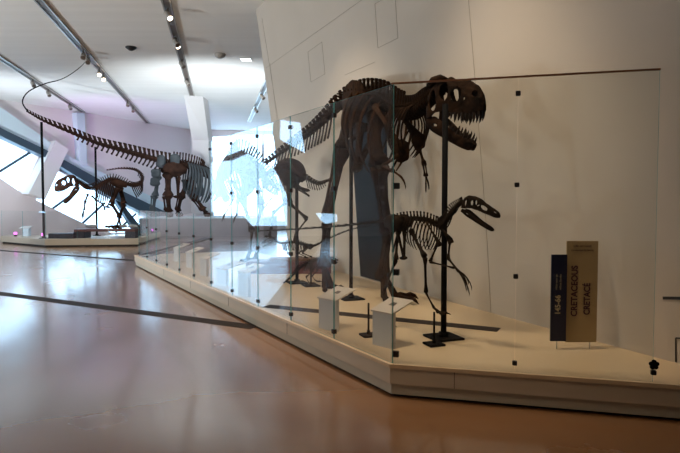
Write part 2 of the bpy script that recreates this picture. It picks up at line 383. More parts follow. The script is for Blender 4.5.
podium(243, 296, .26, .33, 'white sloping-top label podium, third from the front corner')
podium(221, 285, .30, .25, 'low wide white label podium just left of the third one', dep=.34)
podium(203, 276, .24, .30, 'white label podium, third from the far left end of the plinth')
podium(189, 268, .24, .30, 'white label podium, second from the far left end of the plinth')
podium(176, 262, .24, .30, 'white label podium, farthest left on the plinth')
# CRETACEOUS sign
b = onz(573, 349, ZP); SY = b.y
sg = thing('period_sign', 'standing tan and navy CRETACEOUS sign near the wall at right', 'sign', b)
def scr(name, x0, y0, x1, y1, Y, th, m):
    a, c = at(x0, y1, Y), at(x1, y0, Y); bm = bmesh.new(); box(bm, V(((a.x+c.x)/2, Y, (a.z+c.z)/2)), (c.x-a.x, th, c.z-a.z), None, .002); return fin(bm, name, m, sg)
tanp = scr('tan_board', 565, 241, 598, 342, SY, .02, 'signtan'); nav = scr('navy_board', 550, 254.5, 567, 341, SY-.03, .02, 'signnavy')
for px in (556, 589):
    q = onz(px, 348.5, ZP); bm = bmesh.new(); tube(bm, [V((q.x, SY+.004, ZP)), V((q.x, SY+.004, ZP+.16))], .006, 8); fin(bm, 'leg', 'podium', sg, True)
def text(s, px, py, Y, h, m, parent, rot=True, name='lettering', sx=1, bold=0):
    c = bpy.data.curves.new(name, 'FONT'); c.body = s; c.size = h; c.align_x = 'CENTER'; c.align_y = 'CENTER'; c.extrude = .0008; c.offset = bold
    c.materials.append(M[m]); o = bpy.data.objects.new(name, c); p = at(px, py, Y); p.y = Y
    mw = Matrix.Translation(p)@Matrix.Rotation(PI/2, 4, 'X')@(Matrix.Rotation(PI/2, 4, 'Z') if rot else Matrix.Identity(4))@Matrix.Diagonal((sx, 1, 1, 1))
    C.objects.link(o); bpy.context.view_layer.update()
    me = bpy.data.meshes.new_from_object(o.evaluated_get(bpy.context.evaluated_depsgraph_get())); bpy.data.objects.remove(o)
    return link(bpy.data.objects.new(name, me), parent, mw)
text('CRETACEOUS', 574.6, 291, SY-.013, .078, 'ink', tanp, sx=.94, bold=.0022)
text('CRETACÉ', 587.2, 299, SY-.013, .078, 'ink', tanp, sx=.86, bold=.0022)
text('Life on Land', 582.5, 246, SY-.013, .032, 'ink', tanp, rot=False)
text('La vie sur la terre', 582.5, 250.2, SY-.013, .028, 'ink', tanp, rot=False)
text('145-66', 558, 305, SY-.043, .066, 'inktan', nav, bold=.0018, sx=.95)
text('million years ago', 556.5, 282, SY-.043, .026, 'inktan', nav, sx=.8)
text("millions d'années", 560.5, 282, SY-.043, .026, 'inktan', nav, sx=.8)
# floral shaped black fitting on the last pane seam
q = CO+DR*1.96+IR; bm = bmesh.new()
for k in range(5):
    a = 2*PI*k/5+PI/2; tube(bm, [q+V((math.cos(a)*.022-.012, -.02, ZP+.135+math.sin(a)*.022)), q+V((math.cos(a)*.022-.012, -.035, ZP+.135+math.sin(a)*.022))], .016, 8)
tube(bm, [q+V((-.012, -.02, ZP+.135)), q+V((-.012, -.04, ZP+.135))], .018, 10)
tag(fin(bm, 'flower_clip', 'metal'), 'black flower-shaped fitting low on the last glass seam at right', 'fitting')
# ------------------------------------------------------------------ skeleton kit
def vert_mesh(name, m, H, wide=.5, chev=0, blade=.3, lean=-.25):
    bm = bmesh.new()
    tube(bm, [(-.46, 0, 0), (-.4, 0, 0), (-.15, 0, 0), (.15, 0, 0), (.4, 0, 0), (.46, 0, 0)], [.40, .5, .36, .36, .5, .40], 10)
    # neural arch and spine
    r = [[bm.verts.new((x, y, z)) for x, y in ((-b*.5+s, -t), (b*.5+s, -t), (b*.5+s, t), (-b*.5+s, t))] for z, b, t, s in
         ((.25, .75, .24, 0), (.55, .5, .13, lean*.2), (.5+H*.6, blade*1.1, .07, lean*.7), (.5+H*.92, blade*1.45, .11, lean), (.5+H, blade*1.0, .07, lean))]
    for a, b_ in zip(r, r[1:]):
        for i in range(4): bm.faces.new((a[i], a[(i+1) % 4], b_[(i+1) % 4], b_[i]))
    bm.faces.new(r[-1]); bm.faces.new(r[0])
    if wide:
        for s in (-1, 1): tube(bm, [(0, s*.2, .35), (-.08, s*(.3+wide*.5), .52), (-.18, s*(.35+wide), .55)], [.16, .11, .07], 6)
    bmesh.ops.recalc_face_normals(bm, faces=bm.faces)
    me = bpy.data.meshes.new(name); bm.to_mesh(me); bm.free(); me.materials.append(M[m])
    for p in me.polygons: p.use_smooth = len(p.vertices) == 4
    return me
def spine(root, pts, n, sizes, kinds, m, name='vertebra', Hs=(1.0, .7, .5)):
    """pts path tail->head; sizes [(t,size)]; kinds (t0,t1)= tail end, neck start"""
    P = spline(pts, n); me = {'t': vert_mesh('caudal', m, Hs[1], .35, lean=-.5, blade=.52), 'd': vert_mesh('dorsal', m, Hs[0], .75), 'n': vert_mesh('cervical', m, Hs[2], .22, blade=.5, lean=-.1)}
    out = []
    for i, p in enumerate(P):
        t = i/(n-1); f = (P[min(i+1, n-1)]-P[max(i-1, 0)]); step = f.length/(2 if 0 < i < n-1 else 1); s = curve1(sizes, t)
        k = 't' if t < kinds[0] else ('n' if t > kinds[1] else 'd')
        mw = frame(p, f)@Matrix.Diagonal((step*1.0, s, s, 1)); o = share(name, me[k], root, mw)
        out.append((p, frame(p, f).to_3x3(), s, t, o))
    return out
def ribs(root, vs, t0, t1, w, h, r, m, sweep=.25, both=True, every=1, name='rib'):
    sel = [v for v in vs if t0 <= v[3] <= t1][::every]
    for k, (p, F, s, t, vo) in enumerate(sel):
        u = (k+.5)/len(sel); e = .55+.45*math.sin(PI*(.12+.8*(1-u)*.9+.05)); f, l, up = F.col[0], F.col[1], V((0, 0, 1))
        hh = h*e; ww = w*(.75+.25*math.sin(PI*u))
        for sg_ in (-1, 1) if both else (1,):
            pts = [p+l*sg_*s*.3+up*s*.3, p+l*sg_*ww*.55+up*s*.32-f*hh*.03, p+l*sg_*ww*.92-up*hh*.18-f*hh*sweep*.25, p+l*sg_*ww-up*hh*.48-f*hh*sweep*.6, p+l*sg_*ww*.78-up*hh*.8-f*hh*sweep*.9, p+l*sg_*ww*.45-up*hh-f*hh*sweep]
            Q = spline(pts, 11); bm = bmesh.new(); tube(bm, Q, [r*.8, r*1.1, r, r, r, r, r*.95, r*.9, r*.9, r*.8, r*.45], 6, .6); fin(bm, name, m, root, True)
def chevrons(root, vs, t0, t1, h, r, m):
    sel = [v for v in vs if t0 <= v[3] <= t1]
    for k, (p, F, s, t, vo) in enumerate(sel):
        u = (k+1)/len(sel); hh = h*(.35+.65*u); f = F.col[0]
        bm = bmesh.new(); a = p-f*s*.5-V((0, 0, s*.4)); Q = [a, a-V((0, 0, hh*.55))-f*hh*.25, a-V((0, 0, hh))-f*hh*.55]
        tube(bm, Q, [r, r*.8, r*1.1], 6); fin(bm, 'chevron', m, root, True)
def toes(parent, root_p, heading, L, r, m, n=3, spread=.5, claw=True, flatz=None, name='toe'):
    for k in range(n):
        a = (k-(n-1)/2)*spread; h = Matrix.Rotation(a, 3, 'Z')@V(heading); l = L*(1 if k == (n-1)//2 else .8)
        z0 = root_p.z; zf = flatz if flatz is not None else root_p.z-.1*L
        P = lambda t, z: V((root_p.x, root_p.y, 0))+h*l*t+V((0, 0, z))
        pts = [P(0, z0), P(.18, zf+(z0-zf)*.75), P(.36, zf+r*1.6), P(.5, zf+r*1.9), P(.66, zf+r*1.1), P(.78, zf+r*1.7), P(.9, zf+r*1.3), P(1, zf+r*.2)]
        rr = [1.1, .8, 1.1, .7, 1.05, .9, .6, .08]
        bm = bmesh.new(); tube(bm, pts, [r*k_ for k_ in rr], 7); fin(bm, name, m, parent, True)
def leg(root, pts, rr, m, toeL, toer, heading, flatz, ntoe=3, name='thigh_bone', mt=None, spread=.45):
    hip, knee, ank, foot = [V(p) for p in pts]
    bm = bmesh.new(); bone(bm, hip, knee, rr[0], rr[0]*.4); th = fin(bm, name, m, root, True)
    bm = bmesh.new(); side = (ank-knee).cross(V(heading)).normalized()
    bone(bm, knee, ank, rr[1], 0); bone(bm, knee+side*rr[1]*1.2, knee.lerp(ank, .9)+side*rr[1]*1.0, rr[1]*.4); fin(bm, 'shin_bone', mt or m, th, True)
    bm = bmesh.new()
    for k in (-1, 0, 1): bone(bm, ank+side*k*rr[2]*.35, foot+side*k*rr[2]*.8, rr[2]*.5)
    fin(bm, 'metatarsal', m, th, True)
    toes(th, foot, heading, toeL, toer, m, ntoe, spread, flatz=flatz)
    return th
def arm(root, pts, rr, m, handL, heading, nf=3, name='upper_arm_bone', droop=.8):
    sh, el, wr = [V(p) for p in pts]
    bm = bmesh.new(); bone(bm, sh, el, rr); a = fin(bm, name, m, root, True)
    bm = bmesh.new(); s = (wr-el).cross(V((0, 0, 1))).normalized()
    bone(bm, el+s*rr*.5, wr+s*rr*.5, rr*.62); bone(bm, el-s*rr*.5, wr-s*rr*.5, rr*.55); fin(bm, 'forearm_bone', m, a, True)
    for k in range(nf):
        h = V(heading).normalized(); sd = (k-(nf-1)/2)*.35; lat = h.cross(V((0, 0, 1))).normalized()
        d = (h+lat*sd).normalized(); L = handL*(1 if k == 1 else .82)
        p = wr; q = [p, p+d*L*.35, p+d*L*.6+V((0, 0, -.02*L)), p+d*L*.78+V((0, 0, -.14*L)), p+d*L*.88+V((0, 0, -.3*L)), p+d*L*.86+V((0, 0, -.45*L))]
        bm = bmesh.new(); tube(bm, q, [rr*.45, rr*.33, rr*.42, rr*.36, rr*.28, rr*.03], 6); fin(bm, 'finger', m, a, True)
    return a
def skullmesh(name, L, top, bot, wid, holes, m, parent, mw, roof=True, nu=64, nv=20, th=.018, inner=.45):
    bm = bmesh.new(); nr = 6 if roof else 0
    for s in (-1, 1):
        G = []
        for i in range(nu+1):
            x = i/nu; zt, zb, w = curve1(top, x), curve1(bot, x), curve1(wid, x); col = []
            for j in range(nv+nr+1):
                if j <= nv:
                    v = j/nv; z = zb+(zt-zb)*v; y = w*(1-inner*v**3)*(1 if v > .0 else 1)
                    y *= (.92+.08*math.sin(PI*v)*1.5)
                else:
                    v = (j-nv)/nr; y = w*(1-inner)*.92*(1-v); z = zt+w*.10*math.sin(v*PI/2)
                col.append((V((x*L, s*y*L, z*L)), x, z, j <= nv))
            G.append(col)
        vv = [[bm.verts.new(c[0]) for c in col] for col in G]
        for i in range(nu):
            for j in range(nv+nr):
                x = (G[i][j][1]+G[i+1][j][1])/2; z = (G[i][j][2]+G[i+1][j+1][2])/2
                if j < nv:
                    hit = False
                    for cx, cz, rx, rz_, ang in holes:
                        dx, dz = x-cx, z-cz; c_, s_ = math.cos(ang), math.sin(ang); a, b_ = dx*c_+dz*s_, -dx*s_+dz*c_
                        if (a/rx)**2+(b_/rz_)**2 < 1: hit = True
                    if hit: continue
                try: bm.faces.new((vv[i][j], vv[i+1][j], vv[i+1][j+1], vv[i][j+1]))
                except ValueError: pass
    bmesh.ops.remove_doubles(bm, verts=bm.verts, dist=L*.002)
    o = fin(bm, name, m, parent, True, mw=mw)
    s = o.modifiers.new('smooth', 'SMOOTH'); s.factor = .5; s.iterations = 2
    so = o.modifiers.new('thick', 'SOLIDIFY'); so.thickness = L*th*1.6; so.offset = 0
    return o
def toothrow(parent, mw, L, edge, wid, x0, x1, n, h, dn, m='tooth', inner=1.0):
    bm = bmesh.new(); tube(bm, [(0, 0, .15), (0.02, 0, -.2), (-.02, 0, -.6), (-.12, 0, -1)], [.20, .19, .13, .015], 6)
    me = bpy.data.meshes.new('tooth'); bmesh.ops.recalc_face_normals(bm, faces=bm.faces); bm.to_mesh(me); bm.free(); me.materials.append(M[m])
    for s in (-1, 1):
        for k in range(n):
            x = x0+(x1-x0)*(k+.5)/n; z = curve1(edge, x); y = curve1(wid, x)*.92*inner; hh = h*(.6+.4*math.sin(PI*(.15+.75*k/n)))*random.uniform(.8, 1.15)
            mm = mw@Matrix.Translation(V((x*L, s*y*L, z*L)))@Matrix.Diagonal((hh, hh, hh*(1 if dn else -1), 1)); share('tooth', me, parent, mm)
REXTOP = [(0, .42), (.08, .52), (.25, .56), (.42, .55), (.55, .52), (.7, .50), (.84, .42), (.94, .30), (1, .14)]
REXBOT = [(0, -.02), (.1, .0), (.2, .07), (.35, .08), (.6, .02), (.85, .0), (1, .05)]
REXW = [(0, .15), (.12, .2), (.25, .19), (.4, .14), (.6, .11), (.85, .09), (.96, .06), (1, .015)]
REXH = [(.15, .26, .075, .16, .15), (.34, .38, .07, .13, .2), (.55, .31, .09, .10, -.2), (.70, .24, .02, .022, 0), (.87, .29, .045, .035, -.6), (.03, .24, .03, .06, 0)]
JT = [(0, .08), (.14, .15), (.3, .13), (.6, .08), (.9, .10), (1, .07)]
JB = [(0, -.03), (.2, -.09), (.5, -.09), (.8, -.08), (.95, -.06), (1, -.01)]
JW = [(0, .17), (.2, .16), (.5, .11), (.85, .07), (.96, .045), (1, .01)]
RAPTOP = [(0, .26), (.08, .33), (.25, .35), (.4, .33), (.6, .25), (.8, .19), (.94, .14), (1, .07)]
RAPBOT = [(0, .0), (.12, .02), (.2, .07), (.4, .06), (.7, .02), (.9, .0), (1, .02)]
RAPW = [(0, .13), (.15, .16), (.35, .13), (.6, .07), (.9, .045), (1, .01)]
RAPH = [(.12, .18, .05, .09, .1), (.30, .22, .075, .085, 0), (.53, .15, .13, .06, -.15), (.85, .12, .05, .02, -.2)]
def skull_set(root, o, f, L, jawdrop, m, kind='rex', teeth=14, th=.05, mj=None, up=V((0, 0, 1)), jawL=.95):
    T, B, Wd, H = (REXTOP, REXBOT, REXW, REXH) if kind == 'rex' else (RAPTOP, RAPBOT, RAPW, RAPH)
    mw = frame(o, f, up); sk = skullmesh('skull', L, T, B, Wd, H, m, root, mw)
    toothrow(sk, mw, L, B, Wd, .38, .97, teeth, th*L, True)
    mj_w = mw@Matrix.Translation(V((.06*L, 0, -.02*L)))@Matrix.Rotation(jawdrop, 4, 'Y')@Matrix.Translation(V((-.03*L, 0, -.05*L)))
    k = 1 if kind == 'rex' else .55
    jt = [(a, b*k) for a, b in JT]; jb = [(a, b*k) for a, b in JB]; jw = [(a, b*(1 if kind == 'rex' else .75)) for a, b in JW]
    jw_ = skullmesh('lower_jaw', L*jawL, jt, jb, jw, [(.2, .03*k, .05, .02*k, 0)], mj or m, root, mj_w, roof=False, nv=10, inner=.1, th=.03)
    toothrow(jw_, mj_w, L*jawL, jt, jw, .45, .97, teeth-2, th*L*.8, False)
    return sk, mw
def plate(root, name, pts, nrm, th, m, parent=None):
    n = V(nrm).normalized(); bm = bmesh.new(); slab(bm, [V(p)-n*th/2 for p in pts], n, th)
    bmesh.ops.bevel(bm, geom=bm.edges[:], offset=th*.3, segments=2, affect='EDGES'); return fin(bm, name, m, parent or root, True)
def pelvis(root, c, F, s, m, ml=.16, pub=None, isch=None):
    """ilium blades either side of the spine, pubis with boot, ischium"""
    f, l, u = F.col[0], F.col[1], V((0, 0, 1)); f = V((f.x, f.y, f.z*.5)).normalized()
    for sg_ in (-1, 1):
        prof = [(-.62, .18), (-.45, .42), (-.1, .52), (.3, .48), (.6, .26), (.55, .02), (.3, -.05), (.18, -.22), (.0, -.12), (-.15, -.24), (-.28, -.02), (-.55, -.04)]
        plate(root, 'hip_bone', [c+l*sg_*ml+f*a*s+u*b*s for a, b in prof], l*sg_+u*.15, s*.09, m)
    if pub:
        bm = bmesh.new(); p = c+f*s*.2-u*s*.2; q = V(pub)
        for sg_ in (-1, 1): tube(bm, spline([p+l*sg_*ml*.8, p.lerp(q, .5)+l*sg_*ml*.4, q], 7), [s*.09, s*.07, s*.06, s*.055, s*.055, s*.06, s*.07], 7)
        tube(bm, [q-f*s*.28+u*s*.0, q-f*s*.1, q+f*s*.08, q+f*s*.2], [s*.03, s*.10, s*.09, s*.03], 8, .6); fin(bm, 'pubis', m, root, True)
    if isch:
        bm = bmesh.new(); p = c-f*s*.2-u*s*.2; q = V(isch)
        for sg_ in (-1, 1): tube(bm, spline([p+l*sg_*ml*.8, p.lerp(q, .5)+l*sg_*ml*.3, q], 6), [s*.08, s*.05, s*.04, s*.035, s*.035, s*.04], 6)
        fin(bm, 'ischium', m, root, True)
# ------------------------------------------------------------------ 1  large tyrannosaur
bp = onz(372, 302, ZP)
rx = thing('tyrannosaur_skeleton', 'largest dark brown dinosaur skeleton with gaping toothed jaws behind the corner glass', 'dinosaur skeleton', V((.3, 7.9, ZP)))
sp = [at(268, 162, 11.3), at(285, 150, 10.8), at(304, 137, 10.2), at(322, 122, 9.5), at(342, 104, 8.8), at(362, 97, 8.0), at(382, 100, 7.3), at(400, 112, 6.7), at(414, 113, 6.25), at(426, 104, 5.95), at(437, 95, 5.78)]
vs = spine(rx, sp, 54, [(0, .07), (.25, .12), (.45, .17), (.7, .17), (.85, .16), (1, .12)], (.38, .72), 'bone', Hs=(1.0, 1.0, .75))
chevrons(rx, vs, .05, .36, .30, .016, 'bone')
ribs(rx, vs, .50, .68, .34, 1.0, .026, 'bonetan', sweep=.28, every=2)
ribs(rx, vs, .69, .84, .2, .5, .016, 'bone', sweep=.35)
hip = at(366, 112, 7.95); Fh = frame(hip, sp[7]-sp[5]).to_3x3()
pelvis(rx, hip, Fh, .85, 'bone', .17, pub=at(357, 168, 7.6), isch=at(338, 152, 8.6))
ll = Fh.col[1]
hd = V((.42, -.9, 0)).normalized()
leg(rx, [at(352, 114, 8.3), at(343, 148, 8.0), at(327, 222, 8.6), at(324, 268, 8.45)], (.10, .085, .085), 'bone', .50, .040, V((.5, -.86, 0)), ZP+.005, mt='bonetan')
leg(rx, [at(377, 116, 7.7), at(379, 165, 7.3), at(388, 232, 7.75), at(382, 276, 7.6)], (.115, .10, .10), 'bone', .62, .042, V((.72, -.69, 0)), ZP+.005, spread=.72)
# shoulder and arms
for (a, b_, m_) in (((374, 106), (400, 150), 'bonetan'), ((392, 108), (418, 138), 'bone')):
    p, q = at(*a, 6.95), at(*b_, 6.45); bm = bmesh.new(); Q = spline([p, p.lerp(q, .4)+V((0, -.05, .02)), q], 8); tube(bm, Q, [.045, .035, .028, .026, .028, .036, .05, .07], 8, .55); fin(bm, 'shoulder_blade', m_, rx, True)
for c_, s_ in (((401, 151), 1), ((419, 141), .8)):
    bm = bmesh.new(); bmesh.ops.create_icosphere(bm, subdivisions=3, radius=.10*s_)
    o_ = at(*c_, 6.4)
    for v in bm.verts: v.co = V((v.co.x*1.0, v.co.y*.5, v.co.z*1.35))*(1+.12*math.sin(v.co.x*60)*math.cos(v.co.z*50))+o_
    fin(bm, 'shoulder_bone', 'bone', rx, True)
arm(rx, [at(399, 155, 6.3), at(383, 166, 6.3), at(393, 171, 6.1)], .026, 'bonetan', .22, V((.6, -.3, -.45)), 2)
arm(rx, [at(419, 148, 6.35), at(424, 163, 6.25), at(426, 176, 6.15)], .024, 'bone', .15, V((.1, -.3, -.9)), 2)
# belly ribs
bm = bmesh.new()
skull_set(rx, at(433, 119.5, 5.78), V((.62, -.78, -.03)), .64, math.radians(29), 'bone', 'rex', 9, .14, jawL=.93)
bm = bmesh.new()
for sg_ in (-1, 1):   # horned crest over the brow
    mwx = frame(at(433, 118, 5.78), V((.62, -.78, .0))); tube(bm, [mwx@V((.01, sg_*.08, .31)), mwx@V((.08, sg_*.09, .355)), mwx@V((.17, sg_*.085, .365)), mwx@V((.24, sg_*.07, .345))], [.03, .038, .036, .015], 8)
fin(bm, 'brow_ridge', 'bone', rx, True)
# ------------------------------------------------------------------ 2  raptor
rp = thing('raptor_skeleton', 'slender dark skeleton with long low head and clawed hands in front of the large one', 'dinosaur skeleton', V((.6, 5.7, ZP)))
sp = [at(262, 231, 8.3), at(300, 229, 7.55), at(340, 226, 6.8), at(374, 222.5, 6.2), at(392, 221, 5.9), at(408, 219, 5.7), at(424, 220, 5.5), at(438, 225, 5.35), at(446, 221, 5.27), at(452, 211, 5.22), at(459, 205, 5.18), at(463, 202, 5.13)]
vs = spine(rp, sp, 56, [(0, .018), (.3, .03), (.42, .045), (.7, .05), (1, .036)], (.34, .64), 'bone2', Hs=(1.25, .35, 1.0))
ribs(rp, vs, .46, .63, .12, .30, .0075, 'bone2', sweep=.15)
ribs(rp, vs, .66, .9, .04, .06, .005, 'bone2', sweep=.8)
hip = at(398, 227, 5.8); Fh = frame(hip, sp[5]-sp[3]).to_3x3()
pelvis(rp, hip, Fh, .26, 'bone2', .06, pub=at(404, 258, 5.7), isch=at(393, 252, 5.95))
leg(rp, [at(411, 230, 5.55), at(425, 257, 5.3), at(426, 293, 5.35), at(434, 308, 5.25)], (.024, .018, .014), 'bone2', .17, .010, V((.85, -.52, 0)), at(446, 315, 5.18).z)
leg(rp, [at(399, 230, 5.9), at(396, 260, 5.75), at(384, 290, 6.1), at(383, 315, 5.95)], (.022, .017, .014), 'bone2', .17, .010, V((.85, -.52, 0)), ZP+.005)
bm = bmesh.new()
p = at(432, 222, 5.4)
for a, b_ in (((426, 222), (439, 243)), ((440, 226), (450, 240))):
    P0, P1 = at(*a, 5.45), at(*b_, 5.3); bm = bmesh.new(); tube(bm, [P0, P0.lerp(P1, .5), P1, P1+V((0.01, 0, -.03))], [.014, .013, .03, .03], 8, .6); fin(bm, 'shoulder_blade', 'bone2', rp, True)
arm(rp, [at(438, 243, 5.3), at(430, 262, 5.25), at(455, 268, 5.05)], .015, 'bone2', .21, V((.85, -.3, -.65)), 3)
arm(rp, [at(450, 241, 5.25), at(448, 258, 5.2), at(459, 272, 5.1)], .015, 'bone2', .19, V((.55, -.2, -.85)), 3)
skull_set(rp, at(463, 208, 5.13), V((.78, -.56, -.26)), .355, math.radians(17), 'bone2', 'raptor', 14, .028, jawL=.95)
# ------------------------------------------------------------------ 3  dome backed mid skeleton
dm = thing('plant_eater_skeleton', 'grey-brown skeleton with domed back and short tail, left of the large one', 'dinosaur skeleton', V((-.8, 9.4, ZP)))
sp = [at(328, 181, 8.5), at(318, 184, 8.7), at(306, 178, 9.0), at(296, 170, 9.25), at(286, 168, 9.45), at(276, 171, 9.7), at(268, 175, 9.9), at(260, 170, 10.1), at(254, 162, 10.3)]
vs = spine(dm, sp, 40, [(0, .03), (.3, .06), (.5, .08), (.75, .07), (1, .045)], (.3, .72), 'bone2', Hs=(1.1, .7, .5))
chevrons(dm, vs, .03, .28, .11, .008, 'bone2')
ribs(dm, vs, .48, .72, .17, .38, .011, 'bone2', sweep=.1)
hip = at(291, 180, 9.3); Fh = frame(hip, sp[4]-sp[2]).to_3x3()
bm = bmesh.new(); Q = spline([at(304, 180, 9.05), at(298, 169, 9.2), at(289, 165, 9.35), at(281, 168, 9.55), at(277, 174, 9.7)], 12)
tube(bm, Q, [.03, .08, .12, .15, .17, .17, .16, .14, .12, .09, .06, .03], 12, .7); fin(bm, 'back_shield', 'bone', dm, True)
pelvis(dm, hip, Fh, .36, 'bone2', .1, pub=at(306, 190, 9.1), isch=at(309, 196, 9.0))
leg(dm, [at(289, 181, 9.3), at(286, 202, 9.3), at(273, 213, 9.5), at(271, 230, 9.5)], (.05, .032, .025), 'bone2', .2, .016, V((-.6, .5, 0)), at(270, 238, 9.5).z)
leg(dm, [at(292, 181, 9.2), at(289, 203, 9.1), at(307, 219, 9.0), at(296, 233, 9.2)], (.05, .032, .025), 'bone2', .2, .016, V((-.6, .3, 0)), at(296, 244, 9.2).z)
arm(dm, [at(272, 180, 9.8), at(278, 190, 9.7), at(270, 200, 9.7)], .02, 'bone2', .15, V((-.5, 0, -.6)), 3)
skull_set(dm, at(254, 168, 10.3), V((-.8, .3, -.2)), .34, math.radians(8), 'bone2', 'raptor', 6, .02)
# ------------------------------------------------------------------ red base + small skeleton
rb = onz(292, 274, ZP); t = thing('specimen_base', 'long dark red low base under the small left-facing skeleton', 'base', V((rb.x, rb.y+.3, ZP)))
x0 = at(246, 265, rb.y).x; x1 = at(331, 265, rb.y).x
bm = bmesh.new(); box(bm, ((x0+x1)/2, rb.y+.25, ZP+.115), (x1-x0, .5, .23), None, .01); fin(bm, 'body', 'redbase', t)
bm = bmesh.new(); box(bm, ((x0+x1)/2+.05, rb.y+.25, ZP+.255), ((x1-x0)*.55, .35, .05), None, .01); fin(bm, 'wood_block', 'brownbase', t)
zb = ZP+.28; YB = rb.y+.25
sm = thing('small_dinosaur_skeleton', 'small tan-headed skeleton facing left on the dark red base', 'dinosaur skeleton', V((at(298, 255, YB).x, YB, zb)))
sp = [at(368, 226, YB-1.6), at(350, 230, YB-1.2), at(330, 238, YB-.7), at(314, 246, YB-.3), at(304, 245, YB-.1), at(294, 242, YB), at(285, 243, YB), at(279, 243, YB), at(274, 239, YB), at(270, 237, YB)]
vs = spine(sm, sp, 40, [(0, .012), (.3, .03), (.5, .055), (.8, .04), (1, .03)], (.38, .74), 'bone2', Hs=(.7, .5, .4))
ribs(sm, vs, .46, .72, .1, .17, .008, 'bone2')
pelvis(sm, at(308, 248, YB-.1), frame(V(), sp[4]-sp[2]).to_3x3(), .16, 'bone2', .05)
for (kx, fx, dy) in ((302, 306, .08), (306, 312, -.1)):
    leg(sm, [at(307, 248, YB+dy), at(kx-4, 253, YB+dy), at(fx, 257, YB+dy), at(fx-3, 261, YB+dy)], (.018, .014, .011), 'bone2', .1, .008, V((-1, 0, 0)), zb+.002)
for dy in (.08, -.08):
    arm(sm, [at(284, 246, YB+dy), at(288, 253, YB+dy), at(283, 259, YB+dy)], .012, 'bone2', .06, V((-.8, 0, -.3)), 3)
skull_set(sm, at(273, 241, YB), V((-.95, -.15, -.25)), .22, math.radians(12), 'bonetan', 'raptor', 5, .02)
# crouching skeleton near the floor
cr = thing('crouching_dinosaur_skeleton', 'low dark skeleton with tail tip touching the plinth floor before the red base', 'dinosaur skeleton', V((at(300, 283, 9.0).x, 9.0, ZP)))
sp = [at(284, 283, 9.1), at(289, 279, 9.1), at(296, 272, 9.1), at(304, 265, 9.15), at(313, 261, 9.2), at(321, 259, 9.25), at(329, 258, 9.3)]
vs = spine(cr, sp, 30, [(0, .02), (.4, .045), (.7, .055), (1, .035)], (.5, .8), 'bone2', Hs=(.5, .5, .4))
ribs(cr, vs, .5, .8, .08, .13, .009, 'bone2')
leg(cr, [at(308, 264, 9.2), at(314, 270, 9.1), at(306, 277, 9.15), at(309, 283, 9.1)], (.018, .014, .011), 'bone2', .12, .009, V((1, -.2, 0)), ZP+.004)
leg(cr, [at(311, 264, 9.35), at(318, 270, 9.3), at(312, 276, 9.3), at(315, 280, 9.3)], (.018, .014, .011), 'bone2', .12, .009, V((1, -.2, 0)), ZP+.004)
skull_set(cr, at(329, 260, 9.3), V((.9, .2, -.1)), .16, math.radians(8), 'bone2', 'raptor', 5, .02)
# ------------------------------------------------------------------ 7  big skeleton veiled by the reflection
hh_ = thing('duckbill_skeleton', 'tall skeleton veiled by bright window reflections in the receding glass', 'dinosaur skeleton', V((-2.1, 12.5, ZP)))
sp = [at(279, 190, 12.2), at(270, 183, 12.3), at(260, 172, 12.4), at(250, 163, 12.5), at(240, 158, 12.7), at(233, 163, 13.0), at(229, 172, 13.2), at(224, 178, 13.3), at(219, 178, 13.4)]
vs = spine(hh_, sp, 44, [(0, .06), (.3, .15), (.5, .2), (.8, .17), (1, .12)], (.32, .72), 'bone', Hs=(1.7, 1.4, .5))
chevrons(hh_, vs, .03, .3, .22, .014, 'bone'); ribs(hh_, vs, .42, .78, .38, .95, .034, 'bone', sweep=.15)
hip = at(250, 174, 12.5); Fh = frame(hip, sp[4]-sp[2]).to_3x3(); pelvis(hh_, hip, Fh, .62, 'bone', .15, pub=at(243, 190, 12.5), isch=at(262, 192, 12.4))
leg(hh_, [at(248, 176, 12.4), at(243, 200, 12.3), at(252, 232, 12.4), at(250, 252, 12.3)], (.075, .06, .05), 'bone', .3, .035, V((-.8, .1, 0)), ZP+.004)
leg(hh_, [at(254, 176, 12.7), at(262, 205, 12.6), at(256, 232, 12.7), at(258, 250, 12.6)], (.075, .06, .05), 'bone', .3, .035, V((-.8, .1, 0)), ZP+.004)
arm(hh_, [at(229, 180, 13.2), at(234, 198, 13.1), at(226, 212, 13.1)], .04, 'bone', .2, V((-.5, 0, -.8)), 3)
arm(hh_, [at(234, 180, 13.4), at(239, 198, 13.3), at(237, 214, 13.3)], .04, 'bone', .2, V((-.5, 0, -.8)), 3)
skull_set(hh_, at(222, 182, 13.2), V((-.5, .1, -.8)), .5, math.radians(6), 'bone', 'raptor', 6, .015)
# ------------------------------------------------------------------ left platform
P0, P1, P2, P3, P4 = V((-13.6, 22.4, 0)), V((-10.75, 20.35, 0)), V((-7.5, 20.8, 0)), V((-7.7, 22.4, 0)), V((-13.9, 23.3, 0))
lp = thing('low_platform', 'low cream platform at far left under the theropod on a bench', 'plinth', P1)
polyl = [P0, P1, P2, P3, P4]
bm = bmesh.new(); prism(bm, polyl, .06, .28); fin(bm, 'fascia', 'fascia', lp)
bm = bmesh.new(); prism(bm, inset(polyl, .06), 0, .06); fin(bm, 'toe_gap', 'black', lp)
lab = ['clear glass pane at the far left edge of the low platform', 'clear glass pane left of the small pedestal on the low platform', 'clear glass pane before the violet slab on the low platform', 'clear glass pane in front of the bench and theropod', 'clear glass pane at the right end of the low platform']
seq = [(P0, P0.lerp(P1, .5)), (P0.lerp(P1, .5), P1), (P1, P1.lerp(P2, .34)), (P1.lerp(P2, .34), P1.lerp(P2, .67)), (P1.lerp(P2, .67), P2)]
